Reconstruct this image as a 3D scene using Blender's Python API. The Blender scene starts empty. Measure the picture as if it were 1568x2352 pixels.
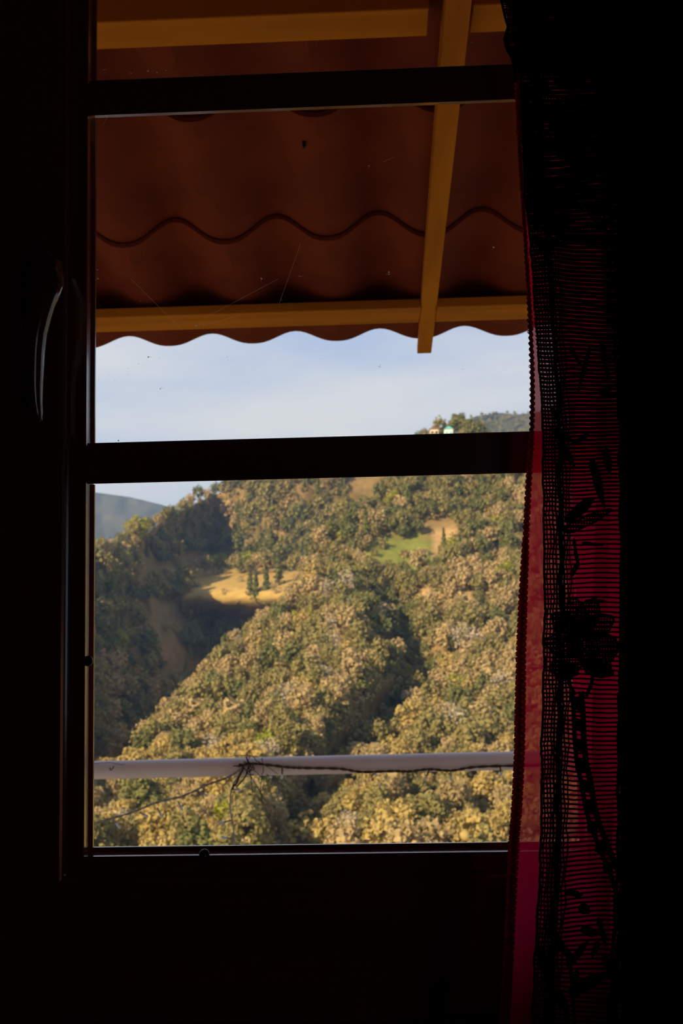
import bpy, bmesh, math, random
import numpy as np
from mathutils import Vector, Matrix

# ------------------------------------------------------------------ camera, sky, sun, exposure
SC = bpy.context.scene
COL = SC.collection
EYE = 1.50                       # eye height above the room floor
CAM = Vector((0.0, -0.80, EYE))
YAW, PITCH, ROLL = math.radians(2.044), math.radians(5.755), math.radians(1.176)
FPX = 35 / 36 * 2352
Fw = Vector((-math.sin(YAW) * math.cos(PITCH), math.cos(YAW) * math.cos(PITCH), math.sin(PITCH)))
R0 = Vector((math.cos(YAW), math.sin(YAW), 0)); U0 = R0.cross(Fw)
Rt = math.cos(ROLL) * R0 - math.sin(ROLL) * U0
Up = math.cos(ROLL) * U0 + math.sin(ROLL) * R0
cd = bpy.data.cameras.new('camera'); cam = bpy.data.objects.new('camera', cd); COL.objects.link(cam)
cam.matrix_world = Matrix((( Rt.x, Up.x, -Fw.x, CAM.x), (Rt.y, Up.y, -Fw.y, CAM.y), (Rt.z, Up.z, -Fw.z, CAM.z), (0, 0, 0, 1)))
cd.sensor_fit = 'VERTICAL'; cd.sensor_height = 36; cd.sensor_width = 24; cd.lens = 35
cd.clip_start = 0.02; cd.clip_end = 8000
cd.dof.use_dof = True; cd.dof.focus_distance = 0.79; cd.dof.aperture_fstop = 18
SC.camera = cam
SC.view_settings.view_transform = 'Standard'; SC.view_settings.look = 'None'
SC.view_settings.gamma = 1; SC.view_settings.use_curve_mapping = False
SC.view_settings.exposure = 0.0

SUN_DIR = Vector((-0.62, -0.64, 0.46)).normalized()          # towards the sun
sd = bpy.data.lights.new('sun', 'SUN'); sd.energy = 9.0; sd.color = (1.0, 0.82, 0.54); sd.angle = math.radians(0.6)
so = bpy.data.objects.new('sun', sd); COL.objects.link(so)
so.rotation_euler = SUN_DIR.to_track_quat('Z', 'Y').to_euler(); so.location = (-6, -6, 8)

W = bpy.data.worlds.new('sky'); SC.world = W; W.use_nodes = True
n = W.node_tree.nodes; l = W.node_tree.links; n.clear()
wo = n.new('ShaderNodeOutputWorld'); bg = n.new('ShaderNodeBackground'); bg.inputs[1].default_value = 1.0
tc = n.new('ShaderNodeTexCoord'); mp = n.new('ShaderNodeMapping')
mp.inputs['Scale'].default_value = (1.0, 1.0, 4.5); mp.inputs['Rotation'].default_value = (0, math.radians(-8), 0.4)
nz = n.new('ShaderNodeTexNoise'); nz.inputs['Scale'].default_value = 2.6; nz.inputs['Detail'].default_value = 4; nz.inputs['Roughness'].default_value = .5
cr = n.new('ShaderNodeValToRGB'); cr.color_ramp.elements[0].position = .36; cr.color_ramp.elements[1].position = .66
cr.color_ramp.elements[0].color = (.45, .56, .80, 1); cr.color_ramp.elements[1].color = (.68, .72, .80, 1)
sx = n.new('ShaderNodeSeparateXYZ'); hr = n.new('ShaderNodeMapRange')
hr.inputs['From Min'].default_value = .3; hr.inputs['From Max'].default_value = 1.0; hr.inputs['To Min'].default_value = 0; hr.inputs['To Max'].default_value = .7
mx = n.new('ShaderNodeMix'); mx.data_type = 'RGBA'; mx.inputs[7].default_value = (.30, .43, .75, 1)
l.new(tc.outputs['Generated'], mp.inputs[0]); l.new(mp.outputs[0], nz.inputs['Vector']); l.new(nz.outputs[0], cr.inputs[0])
l.new(tc.outputs['Generated'], sx.inputs[0]); l.new(sx.outputs['Z'], hr.inputs['Value']); l.new(hr.outputs[0], mx.inputs[0])
l.new(cr.outputs[0], mx.inputs[6]); l.new(mx.outputs[2], bg.inputs[0]); l.new(bg.outputs[0], wo.inputs[0])

random.seed(4); RNG = np.random.default_rng(7)
def at(px, py, Y):
    """point of the place seen at pixel (px, py) of the 1568x2352 photograph at depth plane Y"""
    v = Fw * FPX + Rt * (px - 784) - Up * (py - 1176)
    return CAM + v * ((Y - CAM.y) / v.y)
def lerp_table(t, x):
    xs = [a for a, b in t]; ys = [b for a, b in t]
    return float(np.interp(x, xs, ys))

# ------------------------------------------------------------------ helpers
class MB:
    def __init__(s): s.v = []; s.f = []
    def add(s, vs, fs):
        o = len(s.v); s.v += [tuple(v) for v in vs]; s.f += [tuple(i + o for i in f) for f in fs]
    def box(s, a, b):
        (x0, y0, z0), (x1, y1, z1) = a, b
        s.add([(x0,y0,z0),(x1,y0,z0),(x1,y1,z0),(x0,y1,z0),(x0,y0,z1),(x1,y0,z1),(x1,y1,z1),(x0,y1,z1)],
              [(0,3,2,1),(4,5,6,7),(0,1,5,4),(1,2,6,5),(2,3,7,6),(3,0,4,7)])
    def prism(s, prof, p0, p1):
        """closed profile of points extruded: p0(pt), p1(pt) give both ends"""
        k = len(prof); s.add([p0(p) for p in prof] + [p1(p) for p in prof],
            [tuple(range(k))[::-1], tuple(range(k, 2*k))] + [(i, (i+1) % k, k + (i+1) % k, k + i) for i in range(k)])
    def tube(s, pts, r, n=6, closed=False):
        pts = [Vector(p) for p in pts]; m = len(pts)
        rr = r if hasattr(r, '__len__') else [r] * m
        vs = []; prev = None
        for i, p in enumerate(pts):
            a = pts[i-1] if (i > 0 or closed) else p; b = pts[(i+1) % m] if (i < m-1 or closed) else p
            t = (b - a).normalized() if (b - a).length > 1e-9 else Vector((0, 0, 1))
            u = prev - t * prev.dot(t) if prev is not None else t.orthogonal()
            if u.length < 1e-6: u = t.orthogonal()
            u.normalize(); prev = u; w = t.cross(u)
            for k in range(n):
                an = 2 * math.pi * k / n
                vs.append(p + (u * math.cos(an) + w * math.sin(an)) * rr[i])
        fs = []
        for i in range(m if closed else m - 1):
            j = (i + 1) % m
            for k in range(n): fs.append((i*n+k, i*n+(k+1) % n, j*n+(k+1) % n, j*n+k))
        if not closed: fs += [tuple(range(n))[::-1], tuple(range((m-1)*n, m*n))]
        s.add(vs, fs)
    def ball(s, c, r, axis=None, squash=1.0, nu=10, nv=6):
        c = Vector(c); q = (axis or Vector((0, 0, 1))).normalized().to_track_quat('Z', 'Y')
        vs = [c + q @ Vector((0, 0, r * squash))]
        for i in range(1, nv):
            t = math.pi * i / nv
            for k in range(nu):
                a = 2 * math.pi * k / nu
                vs.append(c + q @ Vector((r*math.sin(t)*math.cos(a), r*math.sin(t)*math.sin(a), r*squash*math.cos(t))))
        vs.append(c + q @ Vector((0, 0, -r * squash)))
        fs = [(0, 1+k, 1+(k+1) % nu) for k in range(nu)]
        for i in range(nv-2):
            for k in range(nu): fs.append((1+i*nu+k, 1+(i+1)*nu+k, 1+(i+1)*nu+(k+1) % nu, 1+i*nu+(k+1) % nu))
        e = len(vs)-1; b = 1+(nv-2)*nu
        fs += [(e, b+(k+1) % nu, b+k) for k in range(nu)]
        s.add(vs, fs)
    def mesh(s, name, mat, smooth=False):
        me = bpy.data.meshes.new(name); me.from_pydata(s.v, [], s.f); me.update()
        bm = bmesh.new(); bm.from_mesh(me); bmesh.ops.recalc_face_normals(bm, faces=bm.faces)
        for e in bm.edges:
            if len(e.link_faces) == 2 and e.link_faces[0].normal.angle(e.link_faces[1].normal, 0) > .7: e.smooth = False
        bm.to_mesh(me); bm.free()
        if smooth: me.polygons.foreach_set('use_smooth', [True] * len(me.polygons))
        me.materials.append(mat); return me
    def build(s, name, mat, parent=None, smooth=False, **k):
        return link(name, s.mesh(name, mat, smooth), parent, **k)
def link(name, me, parent=None, label=None, cat=None, group=None, kind=None):
    o = bpy.data.objects.new(name, me); COL.objects.link(o)
    if parent is not None:
        o.parent = parent; o.matrix_parent_inverse = parent.matrix_world.inverted() if False else Matrix.Translation(-parent.location)
    return tag(o, label, cat, group, kind)
def tag(o, label=None, cat=None, group=None, kind=None):
    if label: o['label'] = label
    if cat: o['category'] = cat
    if group: o['group'] = group
    if kind: o['kind'] = kind
    return o
def empty(name, loc, **k):
    o = bpy.data.objects.new(name, None); o.empty_display_size = .05; o.location = loc; COL.objects.link(o); return tag(o, **k)
def smooth_bevel(o, w, seg=2):
    m = o.modifiers.new('bevel', 'BEVEL'); m.width = w; m.segments = seg; m.limit_method = 'ANGLE'
    return o

def mat(name, col, rough=.6, spec=.5, noise=None, scale=8, stretch=(1,1,1), bump=0, coat=0):
    m = bpy.data.materials.new(name); m.use_nodes = True
    N = m.node_tree.nodes; L = m.node_tree.links; b = N['Principled BSDF']
    b.inputs['Base Color'].default_value = (*col, 1); b.inputs['Roughness'].default_value = rough
    b.inputs['Specular IOR Level'].default_value = spec
    if coat: b.inputs['Coat Weight'].default_value = coat; b.inputs['Coat Roughness'].default_value = .18
    if noise:
        t = N.new('ShaderNodeTexCoord'); p = N.new('ShaderNodeMapping'); p.inputs['Scale'].default_value = stretch
        z = N.new('ShaderNodeTexNoise'); z.inputs['Scale'].default_value = scale; z.inputs['Detail'].default_value = 5
        r = N.new('ShaderNodeValToRGB'); r.color_ramp.elements[0].position = .35; r.color_ramp.elements[1].position = .68
        r.color_ramp.elements[0].color = (*col, 1); r.color_ramp.elements[1].color = (*noise, 1)
        L.new(t.outputs['Object'], p.inputs[0]); L.new(p.outputs[0], z.inputs['Vector']); L.new(z.outputs[0], r.inputs[0]); L.new(r.outputs[0], b.inputs['Base Color'])
        if bump:
            bp = N.new('ShaderNodeBump'); bp.inputs['Strength'].default_value = bump; bp.inputs['Distance'].default_value = .002
            L.new(z.outputs[0], bp.inputs['Height']); L.new(bp.outputs[0], b.inputs['Normal'])
    return m

M = {}
M['varnish'] = mat('varnished dark wood', (.130,.024,.010), .14, 1.0, (.19,.036,.014), 30, (1,1,.06), .05, .5)
M['varnish_h'] = mat('varnished dark wood rail', (.130,.024,.010), .14, 1.0, (.19,.036,.014), 30, (.06,1,1), .05, .7)
M['wall'] = mat('dark panelled wall', (.17,.055,.038), .8, .2, (.13,.042,.03), 6)
M['floorwood'] = mat('dark floor boards', (.04,.018,.01), .6, .4, (.025,.012,.007), 10, (1,.1,1))
M['brass'] = mat('dark bronze lever', (.10,.045,.016), .16, 1.0, (.06,.025,.01), 30, (1,1,1), .05)
M['steel'] = mat('dark screw', (.035,.014,.012), .25, .6)
M['tile'] = mat('terracotta tile', (.175,.028,.009), .75, .10, (.125,.019,.007), 9, (1,1,1), .15)
M['purlin'] = mat('honey pine', (.52,.17,.006), .6, .12, (.33,.10,.004), 14, (.12,1,1), .2)
M['rafter'] = mat('honey pine rafter', (.52,.17,.006), .6, .12, (.33,.095,.004), 14, (1,.12,1), .2)
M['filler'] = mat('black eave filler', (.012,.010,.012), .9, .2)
M['rail'] = mat('chalky white rail paint', (.84,.74,.74), .5, .4, (.74,.62,.60), 5)
M['deck'] = mat('pale concrete balcony', (.55,.46,.36), .9, .2, (.45,.38,.28), 4)
M['render'] = mat('cream outer wall', (.62,.50,.36), .9, .2, (.55,.44,.30), 3)
M['cable'] = mat('clear grey cable', (.30,.26,.24), .35, .5)
M['cable_brown'] = mat('brown cable', (.075,.035,.012), .5, .4)
M['bulb'] = mat('clear bulb', (.75,.75,.78), .12, .8)
M['twig'] = mat('dry tendril', (.07,.045,.025), .9, .2)
M['lace'] = mat('black lace thread', (.006,.0025,.004), .9, .15)
M['picot'] = mat('dark violet thread', (.012,.004,.012), .8, .2)
M['rod'] = mat('dark iron rod', (.02,.018,.018), .5, .5)

for k_ in ('varnish','varnish_h'): M[k_].node_tree.nodes['Principled BSDF'].inputs['IOR'].default_value = 1.75
def glassmat():
    m = bpy.data.materials.new('window glass'); m.use_nodes = True; N = m.node_tree.nodes; L = m.node_tree.links; N.clear()
    o = N.new('ShaderNodeOutputMaterial'); t = N.new('ShaderNodeBsdfTransparent'); g = N.new('ShaderNodeBsdfGlossy'); g.inputs['Roughness'].default_value = 0
    t.inputs[0].default_value = (.985,.985,.985,1)
    lw = N.new('ShaderNodeLayerWeight'); lw.inputs[0].default_value = .25; mu = N.new('ShaderNodeMath'); mu.operation = 'MULTIPLY'; mu.inputs[1].default_value = .35
    s = N.new('ShaderNodeMixShader'); L.new(lw.outputs['Fresnel'], mu.inputs[0]); L.new(mu.outputs[0], s.inputs[0]); L.new(t.outputs[0], s.inputs[1]); L.new(g.outputs[0], s.inputs[2]); L.new(s.outputs[0], o.inputs[0])
    return m
M['glass'] = glassmat()
def cloth(name, glow, through, w, dif=(.2,.01,.03)):
    m = bpy.data.materials.new(name); m.use_nodes = True; N = m.node_tree.nodes; L = m.node_tree.links; N.clear()
    o = N.new('ShaderNodeOutputMaterial'); t = N.new('ShaderNodeBsdfTransparent'); t.inputs[0].default_value = (*through, 1)
    tr = N.new('ShaderNodeBsdfTranslucent'); tr.inputs[0].default_value = (*glow, 1); d = N.new('ShaderNodeBsdfDiffuse'); d.inputs[0].default_value = (*dif, 1)
    wv = N.new('ShaderNodeTexNoise'); tc_ = N.new('ShaderNodeTexCoord'); mp_ = N.new('ShaderNodeMapping'); mp_.inputs['Scale'].default_value = (4, 4, 400)
    wv.inputs['Scale'].default_value = 2.5; wv.inputs['Detail'].default_value = 3
    mr = N.new('ShaderNodeMapRange'); mr.inputs['To Min'].default_value = w * .75; mr.inputs['To Max'].default_value = w * 1.25
    a = N.new('ShaderNodeAddShader'); s = N.new('ShaderNodeMixShader')
    L.new(tc_.outputs['Object'], mp_.inputs[0]); L.new(mp_.outputs[0], wv.inputs['Vector']); L.new(wv.outputs[0], mr.inputs['Value']); L.new(mr.outputs[0], s.inputs[0])
    L.new(tr.outputs[0], a.inputs[0]); L.new(d.outputs[0], a.inputs[1]); L.new(a.outputs[0], s.inputs[1]); L.new(t.outputs[0], s.inputs[2]); L.new(s.outputs[0], o.inputs[0])
    return m
M['satin'] = cloth('sheer magenta satin', (.80,.007,.085), (1,.80,.74), .115)
M['braid'] = cloth('crimson crochet yarn', (.66,.045,.04), (1,.5,.5), .05, (.06,.005,.006))
def dustmat():
    m = bpy.data.materials.new('pale dust'); m.use_nodes = True; N = m.node_tree.nodes; L = m.node_tree.links; N.clear()
    o = N.new('ShaderNodeOutputMaterial'); tr = N.new('ShaderNodeBsdfTranslucent'); tr.inputs[0].default_value = (.6,.52,.45,1); L.new(tr.outputs[0], o.inputs[0]); return m
M['dust'] = dustmat()

# ------------------------------------------------------------------ the room
XL, XR, ZB, ZT = -0.2377, 0.157, -0.1878, 0.62        # inner edge of the casement, relative to the eye
def z(v): return EYE + v
UO = 0.093                                          # casement member width
HX0, HX1, HZ0, HZ1 = XL-UO-.034, XR+UO+.034, z(ZB-UO-.034), z(ZT+UO+.034)
RX0, RX1, RY0, RH = -1.9, 1.7, -3.2, 2.45
b = MB()
b.box((RX0-.15,-.012,-.15),(HX0,.10,RH+.15)); b.box((HX1,-.012,-.15),(RX1+.15,.10,RH+.15)); b.box((HX0,-.012,-.15),(HX1,.10,HZ0)); b.box((HX0,-.012,HZ1),(HX1,.10,RH+.15))
b.build('wall_front', M['wall'], kind='structure', label='dark interior wall around the window')
b = MB(); b.box((RX0-.15,.1005,-.02),(HX0,.113,RH-.05)); b.box((HX1,.1005,-.02),(RX1+.15,.113,RH-.05)); b.box((HX0,.1005,-.02),(HX1,.113,HZ0)); b.box((HX0,.1005,HZ1),(HX1,.113,RH-.05))
b.build('wall_facade', M['render'], kind='structure', label='cream outer face of the window wall')
b = MB(); BX0, BX1, BZ0, BZ1 = .75, 1.6, 1.0, 2.0
b.box((RX0-.15,RY0-.15,-.15),(BX0,RY0,RH+.15)); b.box((BX1,RY0-.15,-.15),(RX1+.15,RY0,RH+.15)); b.box((BX0,RY0-.15,-.15),(BX1,RY0,BZ0)); b.box((BX0,RY0-.15,BZ1),(BX1,RY0,RH+.15))
b.build('wall_back', M['wall'], kind='structure')
w2 = empty('added_fill_window', ((BX0+BX1)/2, RY0, BZ0), kind='structure')  # unseen window, added to let fill daylight into the dark room
for a_, c_ in (((BX0,RY0-.1,BZ0),(BX0+.05,RY0-.05,BZ1)),((BX1-.05,RY0-.1,BZ0),(BX1,RY0-.05,BZ1)),((BX0+.05,RY0-.1,BZ0),(BX1-.05,RY0-.05,BZ0+.05)),((BX0+.05,RY0-.1,BZ1-.05),(BX1-.05,RY0-.05,BZ1))):
    b = MB(); b.box(a_, c_); b.build('frame_side', M['varnish'], w2)
b = MB(); b.box((BX0+.05,RY0-.077,BZ0+.05),(BX1-.05,RY0-.073,BZ1-.05)); b.build('pane', M['glass'], w2)
for nm, a, c in (('wall_left',(RX0-.15,RY0,-.15),(RX0,-.012,RH+.15)),('wall_right',(RX1,RY0,-.15),(RX1+.15,-.012,RH+.15))):
    b = MB(); b.box(a, c); b.build(nm, M['wall'], kind='structure')
b = MB(); b.box((RX0,RY0,-.15),(RX1,-.012,0)); b.build('floor', M['floorwood'], kind='structure')
b = MB(); b.box((RX0,RY0,RH),(RX1,-.012,RH+.15)); b.build('ceiling', M['wall'], kind='structure')

# ------------------------------------------------------------------ the casement window
win = empty('window_1', ((XL+XR)/2, 0, z(ZB-UO)), kind='structure', label='dark varnished wooden casement window with two glazing bars and three panes')
def member(u, Y, side, end):
    """vertex of a mitred frame member: u outward from the inner edge"""
    if side == 'L': return (XL-u, Y, z(ZB-u) if end == 0 else z(ZT+u))
    if side == 'R': return (XR+u, Y, z(ZB-u) if end == 0 else z(ZT+u))
    if side == 'B': return (XL-u if end == 0 else XR+u, Y, z(ZB-u))
    return (XL-u if end == 0 else XR+u, Y, z(ZT+u))
PROF = [(0,.0125),(.0007,.0042),(.0012,.0036),(.0150,.0036),(.0153,-.0010),(.0161,-.0030),(.0180,-.0040),(UO,-.0040),(UO,.042),(.007,.042),(.007,.024),(.0,.024)]
for side, nm, lab in (('L','stile','left stile that carries the lever handle'),('R','stile','right stile behind the curtain'),('B','bottom_rail',None),('T','top_rail',None)):
    mb = MB(); mb.prism(PROF, lambda p: member(p[0], p[1], side, 0), lambda p: member(p[0], p[1], side, 1))
    mb.build(nm, M['varnish'] if side in 'LR' else M['varnish_h'], win, label=lab)
# surrounding fixed frame, set in the wall
PF = [(UO+.003,.006),(UO+.034,.006),(UO+.034,.09),(UO-.010,.09),(UO-.010,.0428),(UO+.003,.0428)]
mb = MB()
for side in 'LRBT': mb.prism(PF, lambda p: member(p[0], p[1], side, 0), lambda p: member(p[0], p[1], side, 1))
mb.build('trim_1', M['varnish'], kind='structure', label='fixed frame around the casement')
# glazing bars
BARS = [(.4264,.4578),(.1092,.1432)]
for zb, zt in BARS:
    mb = MB(); pr = [(.0030,zb+.0008),(.0036,zb),(.0180,zb+.0052),(.0180,zt-.003),(.0036,zt),(.0030,zt-.0008)]
    mb.prism(pr, lambda p: (XL+.0004, p[0], z(p[1])), lambda p: (XR-.0004, p[0], z(p[1])))
    mb.build('glazing_bar', M['varnish_h'], win, label='upper glazing bar' if zb > .3 else 'middle glazing bar')
# panes and their beads, pane = opening between the bars
rows = [(BARS[0][1], ZT, 'top'), (BARS[1][1], BARS[0][0], 'middle'), (ZB, BARS[1][0], 'bottom')]
BD = .0030
SPOTS = {'top': [(240,160),(300,168),(340,163),(360,166),(380,161)],
         'middle': [(224,620),(225,640),(450,748),(460,744),(470,746),(847,381),(600,640),(893,625),(893,630),(1133,568),(690,635),(368,893),(340,820),(871,842),(272,1012)],
         'bottom': [(505,1134),(528,1137),(471,1238),(259,1276),(260,1390),(459,1659),(1145,1220),(820,1868),(627,1232)]}
for k, (z0, z1, nm) in enumerate(rows):
    zz0 = z0 + (0 if nm == 'bottom' else -.010); zz1 = z1 + (0 if nm == 'top' else .010)
    mb = MB(); mb.box((XL+.0003,.0185,z(zz0)),(XR-.0003,.0215,z(zz1)))
    pane = mb.build('pane', M['glass'], win, label=nm + ' clear pane')
    for X0, X1, s in ((XL+.0002, XL+BD, 1), (XR-BD, XR-.0002, -1)):
        mb = MB(); xi, xo = (X1, X0) if s > 0 else (X0, X1)
        pr = [(xo,.0126),(xi-s*.0003,.0152),(xi,.0156),(xi,.0183),(xo,.0183)]
        mb.prism(pr, lambda p: (p[0],p[1],z(z0 + (.0002 if nm=='bottom' else -.001))), lambda p: (p[0],p[1],z(z1 + (.001 if nm != 'top' else -.0002))))
        mb.build('glazing_bead', M['varnish'], win)
    if nm != 'middle':
        zi, zo = (ZB+.0037, ZB+.0002) if nm == 'bottom' else (ZT-BD, ZT-.0002)
        sg = 1 if nm == 'bottom' else -1
        mb = MB(); pr = [(.0126,zo),(.0158,zi-sg*.0003),(.0162,zi),(.0183,zi),(.0183,zo)]
        mb.prism(pr, lambda p: (XL+BD, p[0], z(p[1])), lambda p: (XR-BD, p[0], z(p[1])))
        mb.build('glazing_bead', M['varnish_h'], win)
    # dust and smears on the inner face of the glass
    mb = MB()
    def speck(x, zv, r):
        a0 = random.random()*6; m_ = 5
        mb.add([(x+r*math.cos(a0+i*6.283/m_)*random.uniform(.6,1), .0182, zv+r*math.sin(a0+i*6.283/m_)*random.uniform(.6,1)) for i in range(m_)], [tuple(range(m_))])
    for q in range({'top':40,'middle':230,'bottom':70}[nm]):
        x = random.uniform(XL+.005, XR-.005); zv = z(z0 + (z1-z0)*random.random()**(1.5))
        if nm == 'middle' and random.random() < .6: zv = z(random.uniform(.19,.27)); 
        if nm == 'middle' and random.random() < .3: x = XL + .005 + random.random()**2*.05
        speck(x, zv, random.choice([.00015,.00018,.0002,.00025,.0004 if nm!='middle' else .0003]))
    for (px, py) in SPOTS[nm]:
        c = at(px, py, .0182); speck(c.x, c.z, random.uniform(.0005,.0009))
        for _ in range(3): speck(c.x+random.gauss(0,.0012), c.z+random.gauss(0,.0008), random.uniform(.0002,.0004))
    if nm == 'middle':
        for (pa, pb) in (((300,640),(420,760)),((470,730),(640,640)),((235,290),(250,262)),((480,745),(560,720)),((880,372),(905,360)),((690,560),(640,700))):
            a, c = at(*pa,.0182), at(*pb,.0182); d = (c-a).normalized(); w = Vector((-d.z,0,d.x))*.00006
            mb.add([a-w,c-w,c+w,a+w],[(0,1,2,3)])
    mb.build('dust', M['dust'], pane, kind='stuff')
# bead screws
for (px, py, ax) in ((202,1518,Vector((.35,-.93,.05))),(469,1962,Vector((0,-.8,.6)))):
    c = at(px, py, .0045); ax.normalize(); mb = MB(); q = ax.to_track_quat('Z','Y')
    R_ = .0043; ring = []
    mb.ball(c, R_, ax, .62, 18, 10)
    s_ = mb.build('bead_screw', M['steel'], win, smooth=True, label='round slotted screw head on the left bead' if px < 300 else 'round slotted screw head on the bottom bead')
    mb = MB(); m3 = MB()
    for da in (.6, 2.17):
        e = q @ Vector((math.cos(da), math.sin(da), 0)); f = q @ Vector((-math.sin(da), math.cos(da), 0)); top = c + ax*R_*.62
        vs = [top + e*sx_*.0022 + f*sy_*.00045 + ax*h for h in (-.0008,.00008) for sx_, sy_ in ((-1,-1),(1,-1),(1,1),(-1,1))]
        mb.add(vs, [(0,3,2,1),(4,5,6,7),(0,1,5,4),(1,2,6,5),(2,3,7,6),(3,0,4,7)])
    mb.build('slot', M['filler'], s_)
# lever handle on the left stile
hp = [(98,612,44,-.022),(99,632,50,-.028),(98,655,50,-.034),(95,680,43,-.039),(91,705,35,-.042),(86,735,31,-.043),(80,770,28.5,-.043),(77,810,27,-.042),(76,850,26,-.041),(76,890,23.5,-.040),(79,925,19.5,-.039),(84,952,15,-.039),(87,965,10.5,-.039),(88,971,4,-.039)]
hand = empty('window_handle', at(98,650,0), label='dark bronze curved lever on the left stile'); hand.parent = win; hand.matrix_parent_inverse = Matrix.Translation(-win.location)
def hchild(o):
    o.parent = win; o.matrix_parent_inverse = Matrix.Translation(-win.location); return o
bpy.data.objects.remove(hand)
mb = MB(); nseg = 20; vs = []; fs = []
dense = []
for i in range(len(hp)-1):
    for t in (0,.34,.67): dense.append(tuple(hp[i][k]*(1-t)+hp[i+1][k]*t for k in range(4)))
dense.append(hp[-1])
for i,(px,py,w,Y) in enumerate(dense):
    c = at(px,py,Y); wr = w*(Y+.8)/FPX; dpt = max(.0012, .0085*min(1,w/27)) if py > 690 else .010
    for k in range(nseg):
        a = 2*math.pi*k/nseg; ca, sa = math.cos(a), math.sin(a)
        e = .8
        vs.append((c.x+wr*math.copysign(abs(ca)**e,ca), c.y+dpt*math.copysign(abs(sa)**e,sa), c.z + (0 if i else .004)))
for i in range(len(dense)-1):
    for k in range(nseg): fs.append((i*nseg+k,i*nseg+(k+1)%nseg,(i+1)*nseg+(k+1)%nseg,(i+1)*nseg+k))
fs += [tuple(range(nseg))[::-1], tuple(range((len(dense)-1)*nseg,len(dense)*nseg))]
mb.add(vs, fs); lever = mb.build('window_handle', M['brass'], win, smooth=True, label='dark bronze curved lever handle on the left stile')
c = at(98,650,0); mb = MB()
mb.tube([(c.x,-.0305,c.z),(c.x,-.015,c.z),(c.x,-.0124,c.z)], [.011,.012,.0155], 20); mb.build('handle_neck', M['brass'], lever, smooth=True)
mb = MB(); ov = [(c.x+.0165*math.cos(t)*(1), c.z+.030*math.sin(t)) for t in [i*2*math.pi/28 for i in range(28)]]
mb.prism(ov, lambda p: (p[0],-.0041,p[1]), lambda p: (c.x+(p[0]-c.x)*.86,-.0125,c.z+(p[1]-c.z)*.9)); mb.build('handle_plate', M['brass'], lever)

# ------------------------------------------------------------------ the eave roof outside
TP, TA = .2055, .050                   # tile pitch and wave height
PK = .0172                             # a crest of the wave
def plane(Y): return z(.660 + .185*(1.57-Y))
def wave(dx): return TA*(.5+.5*math.cos(2*math.pi*dx/TP))**1.25
ROWS = [(1.13,1.575),(.76,1.19),(.39,.82),(.115,.45)]
roof = empty('tiled_eave', (0, 1.0, plane(1.0)), label='terracotta tiled eave on honey pine rafter and battens above the window', cat='roof')
def tile_mb(y0, y1, x0, nseg=16, mb=None):
    mb = mb or MB(); yc = (y0+y1)/2
    vs = []; nr = 5
    for top in (0,1):
        for j in range(nr):
            t = j/(nr-1); Y = y0+(y1-y0)*t
            for i in range(nseg+1):
                dx = -TP/2+TP*i/nseg
                vs.append((x0+dx, Y, plane(Y)+wave(dx)*(1 if y1 < 1.5 else 1-.44*t)+(.014*t if y1 < 1.5 else 0)+(.0085 if top else 0)))
    w = nseg+1; fs = []
    for j in range(nr-1):
        for i in range(nseg):
            a = j*w+i; fs.append((a,a+w,a+w+1,a+1)); a += nr*w; fs.append((a,a+1,a+w+1,a+w))
    for i in range(nseg):
        fs.append((i,i+1,nr*w+i+1,nr*w+i)); a = (nr-1)*w+i; fs.append((a,nr*w+a,nr*w+a+1,a+1))
    for j in range(nr-1):
        a = j*w; fs.append((a,nr*w+a,nr*w+a+w,a+w)); a = j*w+nseg; fs.append((a,a+w,nr*w+a+w,nr*w+a))
    mb.add(vs, fs); return mb
VIS = range(-4, 4)
for r, (y0, y1) in enumerate(ROWS[:3]):
    first = tile_mb(y0, y1, 0).mesh('roof_tile', M['tile'], True)
    for k in VIS:
        o = link('roof_tile', first, roof); o.location.x += PK+TP*k; 
mb = MB()
for r, (y0, y1) in enumerate(ROWS):
    for k in range(-16, 8):
        if r < 3 and k in VIS: continue
        tile_mb(y0, y1, PK+TP*k, 10, mb)
mb.build('outer_tiles', M['tile'], roof, smooth=True, kind='stuff')
RXA, RXB = .1090, .1437
mb = MB(); rb = lambda Y: z(.642+.155*(1.55-Y))
pr = [(.115,rb(.115)),(1.615,rb(1.615)),(1.615,rb(1.615)+.016),(1.56,plane(1.56)-.002),(.115,plane(.115)-.002)]
mb.prism(pr, lambda p:(RXA,p[0],p[1]), lambda p:(RXB,p[0],p[1])); smooth_bevel(mb.build('rafter', M['rafter'], roof), .0015)
for pr, gap in (([(1.352,.6665),(1.45,.6620),(1.45,.6755),(1.352,.6880)], 0), ([(.494,.8215),(.552,.8165),(.552,.8440),(.494,.8560)], 1)):
    for x0, x1, dz in ((-3.2, RXA-(.021 if gap else .0005), 0), (RXB+.0005+(.004 if gap else 0), 1.5, .002 if gap else 0)):
        mb = MB(); mb.prism(pr, lambda p:(x0,p[0],z(p[1]+dz)), lambda p:(x1,p[0],z(p[1]+dz))); smooth_bevel(mb.build('purlin', M['purlin'], roof), .002)
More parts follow.
